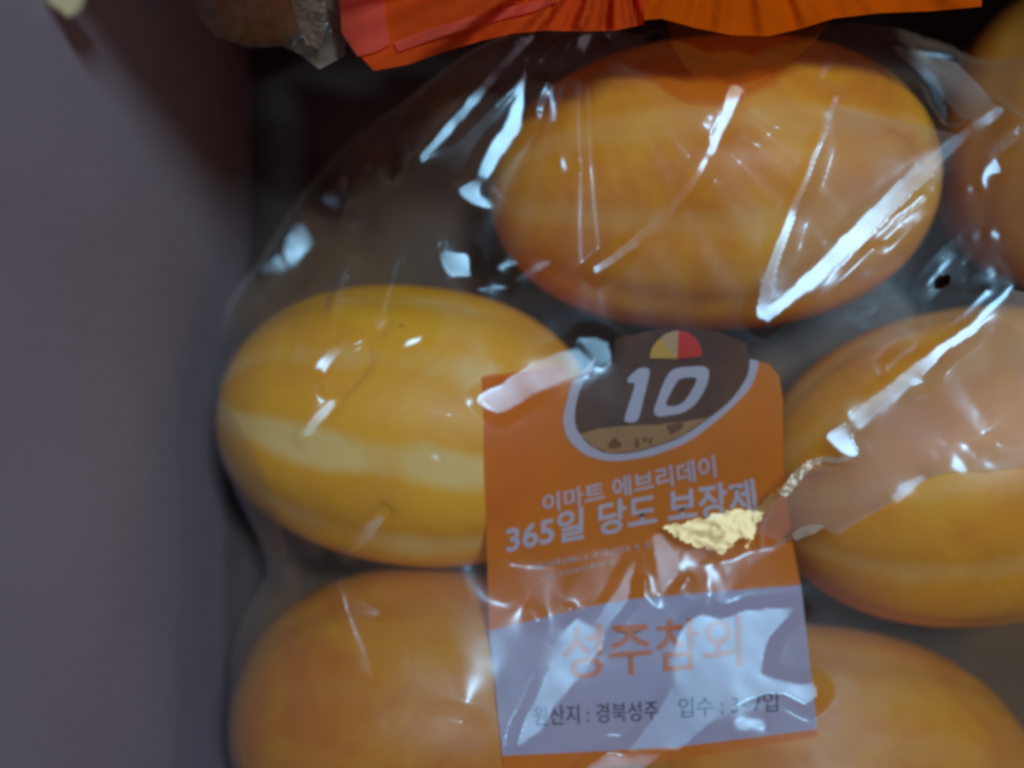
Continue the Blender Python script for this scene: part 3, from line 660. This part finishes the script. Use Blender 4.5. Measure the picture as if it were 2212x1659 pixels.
def jag(P, amp, step, seed):
    rr = random.Random(seed); R = []
    for i in range(len(P)):
        a_, b_ = Vector(P[i]), Vector(P[(i + 1) % len(P)]); n = max(1, int((b_ - a_).length / step)); t = (b_ - a_).normalized(); q_ = Vector((-t.y, t.x))
        for k in range(n):
            p_ = a_.lerp(b_, k / n); R.append(tuple(p_ + q_ * (rr.uniform(-amp, amp) if (k or i) else 0)))
    return R
def lampward(px0, py0, off, amp, sc_, seed):
    c_ = Vector(on_film(px0, py0, ZF)); gx_, gy_ = float(bilin(GXT, c_.x, c_.y)), float(bilin(GYT, c_.x, c_.y))
    def f_(px, py):
        p = Vector(at(px, py, c_.z)); n1 = fbm(p.x, p.y, sc_, seed) + 0.5 * fbm(p.x, p.y, sc_ * 2.3, seed + 3)
        zz_ = max(float(bilin(ZF, p.x, p.y)) + 0.0015, c_.z + off + gx_ * (p.x - c_.x) + gy_ * (p.y - c_.y)) + amp * n1
        return Vector(at(px, py, zz_))
    return f_
sheet('frayed_edge', jag(fr, 4.5, 5, 4), M['fray'], lampward(1560, 1130, 0.0038, 0.0003, 190, 5), cell=0.0012)['label'] = 'frayed torn film edge across the lettering, its yellow reflection coloured in'  # torn film with its yellow reflection put into the colour
st = stroke(ZT([(1300, 440), (1390, 330), (1480, 220), (1600, 125), (1710, 90), (1850, 105), (1960, 75)]), [20, 22, 22, 16, 14, 11, 12])
sheet('twisted_strand', jag(st, 1.6, 5, 8), M['strand'], lampward(1740, 1035, 0.0035, 0.0007, 350, 9), cell=0.0010)
o = sheet('fold_line', stroke(ZT([(1190, 560), (1100, 700), (1080, 850), (1090, 960), (1160, 955), (1260, 890), (1400, 830)]), [5, 8, 9, 10, 9, 8, 6]), M['crump'], over(0.0032, 0.0003, 200, 2), cell=0.0015)
sheet('curled_edge', stroke(ZT([(1380, 840), (1480, 790), (1580, 760), (1675, 735)]), [18, 22, 18, 5]), M['strand'], over(0.0034, 0.0008, 260, 6), cell=0.0014)
# rims of the vent holes
for (cx, cy, ra, rb, an) in HOLES:
    c, s_ = math.cos(math.radians(an)), math.sin(math.radians(an)); V = []; F = []; n = 40
    for k in range(n):
        t = 2 * math.pi * k / n
        for rr_ in (0.97, 1.12):
            ex, ey = ra * rr_ * math.cos(t), rb * rr_ * math.sin(t)
            p_ = Vector(on_film(cx + ex * c - ey * s_, cy - (ex * s_ + ey * c), ZB)); V.append((p_.x, p_.y, p_.z + 0.0008 + (0.0006 if rr_ > 1 else 0)))
    for k in range(n):
        a_ = 2 * k; b_ = 2 * ((k + 1) % n); F.append((a_, a_ + 1, b_ + 1, b_))
    child(link_mesh('vent_hole_rim', V, F, M['film']))
# welded edge of the bag along its left outline
sel = outd[280:].tolist() + outd[:8].tolist(); V = []; F = []
for k, (a_, b_, c_) in enumerate(sel):
    t_ = Vector(sel[min(k + 1, len(sel) - 1)][:2]) - Vector(sel[max(k - 1, 0)][:2]); t_.normalize(); w_ = 3.0 + 1.5 * math.sin(k * .37)
    V.append(at(a_ - t_.y * w_, b_ + t_.x * w_, c_ + 0.0015)); V.append(at(a_ + t_.y * w_, b_ - t_.x * w_, c_ + 0.0005))
F = [(2 * k, 2 * k + 1, 2 * k + 3, 2 * k + 2) for k in range(len(sel) - 1)]
child(link_mesh('welded_edge', V, F, M['pleat2']))
# film lying on the floor under the melons
V = [(p[0], p[1], 0.0012) for p in outw]; child(link_mesh('back_film', V, [tuple(range(len(V)))], M['back']))

# ------------------------------------------------------------------ orange wrapper at the top
def pleat(zb_, amp, cx, cy, k, seed, tilt=0.0):
    def f_(px, py):
        an = math.atan2(py - cy, px - cx); r_ = math.hypot(px - cx, py - cy)
        zz = zb_ + amp * math.sin(k * an + seed) * min(1, r_ / 200) + 0.5 * amp * math.sin(k * 2.3 * an + 2 * seed) * min(1, r_ / 200) + tilt * (px - cx) / 2212
        return Vector(at(px, py, zz))
    return f_
hp = [(735, -260), (742, 70), (775, 118), (808, 153), (880, 140), (960, 112), (1040, 88), (1110, 72), (1180, 66), (1260, 68), (1330, 66), (1392, 52), (1402, -260)]
o = sheet('orange_wrapper', hp, M['header'], pleat(0.128, 0.004, 1330, -160, 17, 1.0), cell=0.003); o['label'] = 'red orange pleated wrapper end'
sheet('wrapper_margin', [(728, -60), (738, 72), (772, 122), (812, 112), (842, 96), (832, 40), (828, -60)], M['margin'], pleat(0.1293, 0.004, 1330, -160, 17, 1.0), cell=0.003)
sheet('wrapper_crease', [(860, 112), (960, 76), (1060, 48), (1160, 22), (1210, 0), (1150, 4), (1040, 30), (930, 62), (850, 92)], M['margin'], pleat(0.1296, 0.004, 1330, -160, 17, 1.0), cell=0.003)
hp2 = [(1376, -260), (1372, 45), (1430, 40), (1500, 60), (1580, 76), (1660, 78), (1730, 62), (1800, 40), (1900, 28), (2010, 24), (2120, 14), (2135, -260)]
o = sheet('orange_wrapper', hp2, M['header2'], pleat(0.124, 0.0012, 1600, -300, 22, 2.0), cell=0.004); o['label'] = 'bright orange wrapper along the top edge'
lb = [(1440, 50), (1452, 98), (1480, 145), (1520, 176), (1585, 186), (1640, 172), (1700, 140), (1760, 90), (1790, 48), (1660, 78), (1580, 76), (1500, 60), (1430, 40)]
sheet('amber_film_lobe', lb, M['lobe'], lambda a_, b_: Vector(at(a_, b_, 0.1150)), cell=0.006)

# ------------------------------------------------------------------ neighbours peeking in at the top left
nb = thing('crumpled_bag', 'crumpled clear bag end at the top left, next to the red orange wrapper', 'bag', at(640, 20, 0.0))
off = Vector(at(640, 20, 0.0))
def nchild(o): o.parent = nb; o.location = -off; return o
def crumple(zb_, amp, s, seed):
    def f_(px, py):
        return Vector(at(px, py, zb_ + amp * (fbm(px, py, s, seed) + 0.6 * fbm(px, py, s * 2.4, seed + 5))))
    return f_
nchild(sheet('film', [(395, -70), (430, 40), (470, 80), (540, 104), (610, 100), (650, 118), (690, 150), (745, 120), (760, -70)], M['crump'], crumple(0.112, 0.005, 0.012, 3), cell=0.002, par=False))
nchild(sheet('folded_end', [(615, -60), (640, 40), (660, 95), (690, 105), (705, 60), (700, -60)], M['crump'], crumple(0.118, 0.006, 0.04, 8), cell=0.002, par=False, smooth=False))
tg = sheet('paper_scrap', [(75, -60), (100, 5), (150, 42), (175, 20), (200, -60)], M['cream'], lambda a_, b_: Vector(at(a_, b_, 0.190 + (b_ + 60) / 2212 * -0.12)), cell=0.004, par=False)
sol = tg.modifiers.new('thick', 'SOLIDIFY'); sol.thickness = 0.001
tg['label'] = 'small cream scrap hanging over the box wall at the top left corner'; tg['category'] = 'scrap'
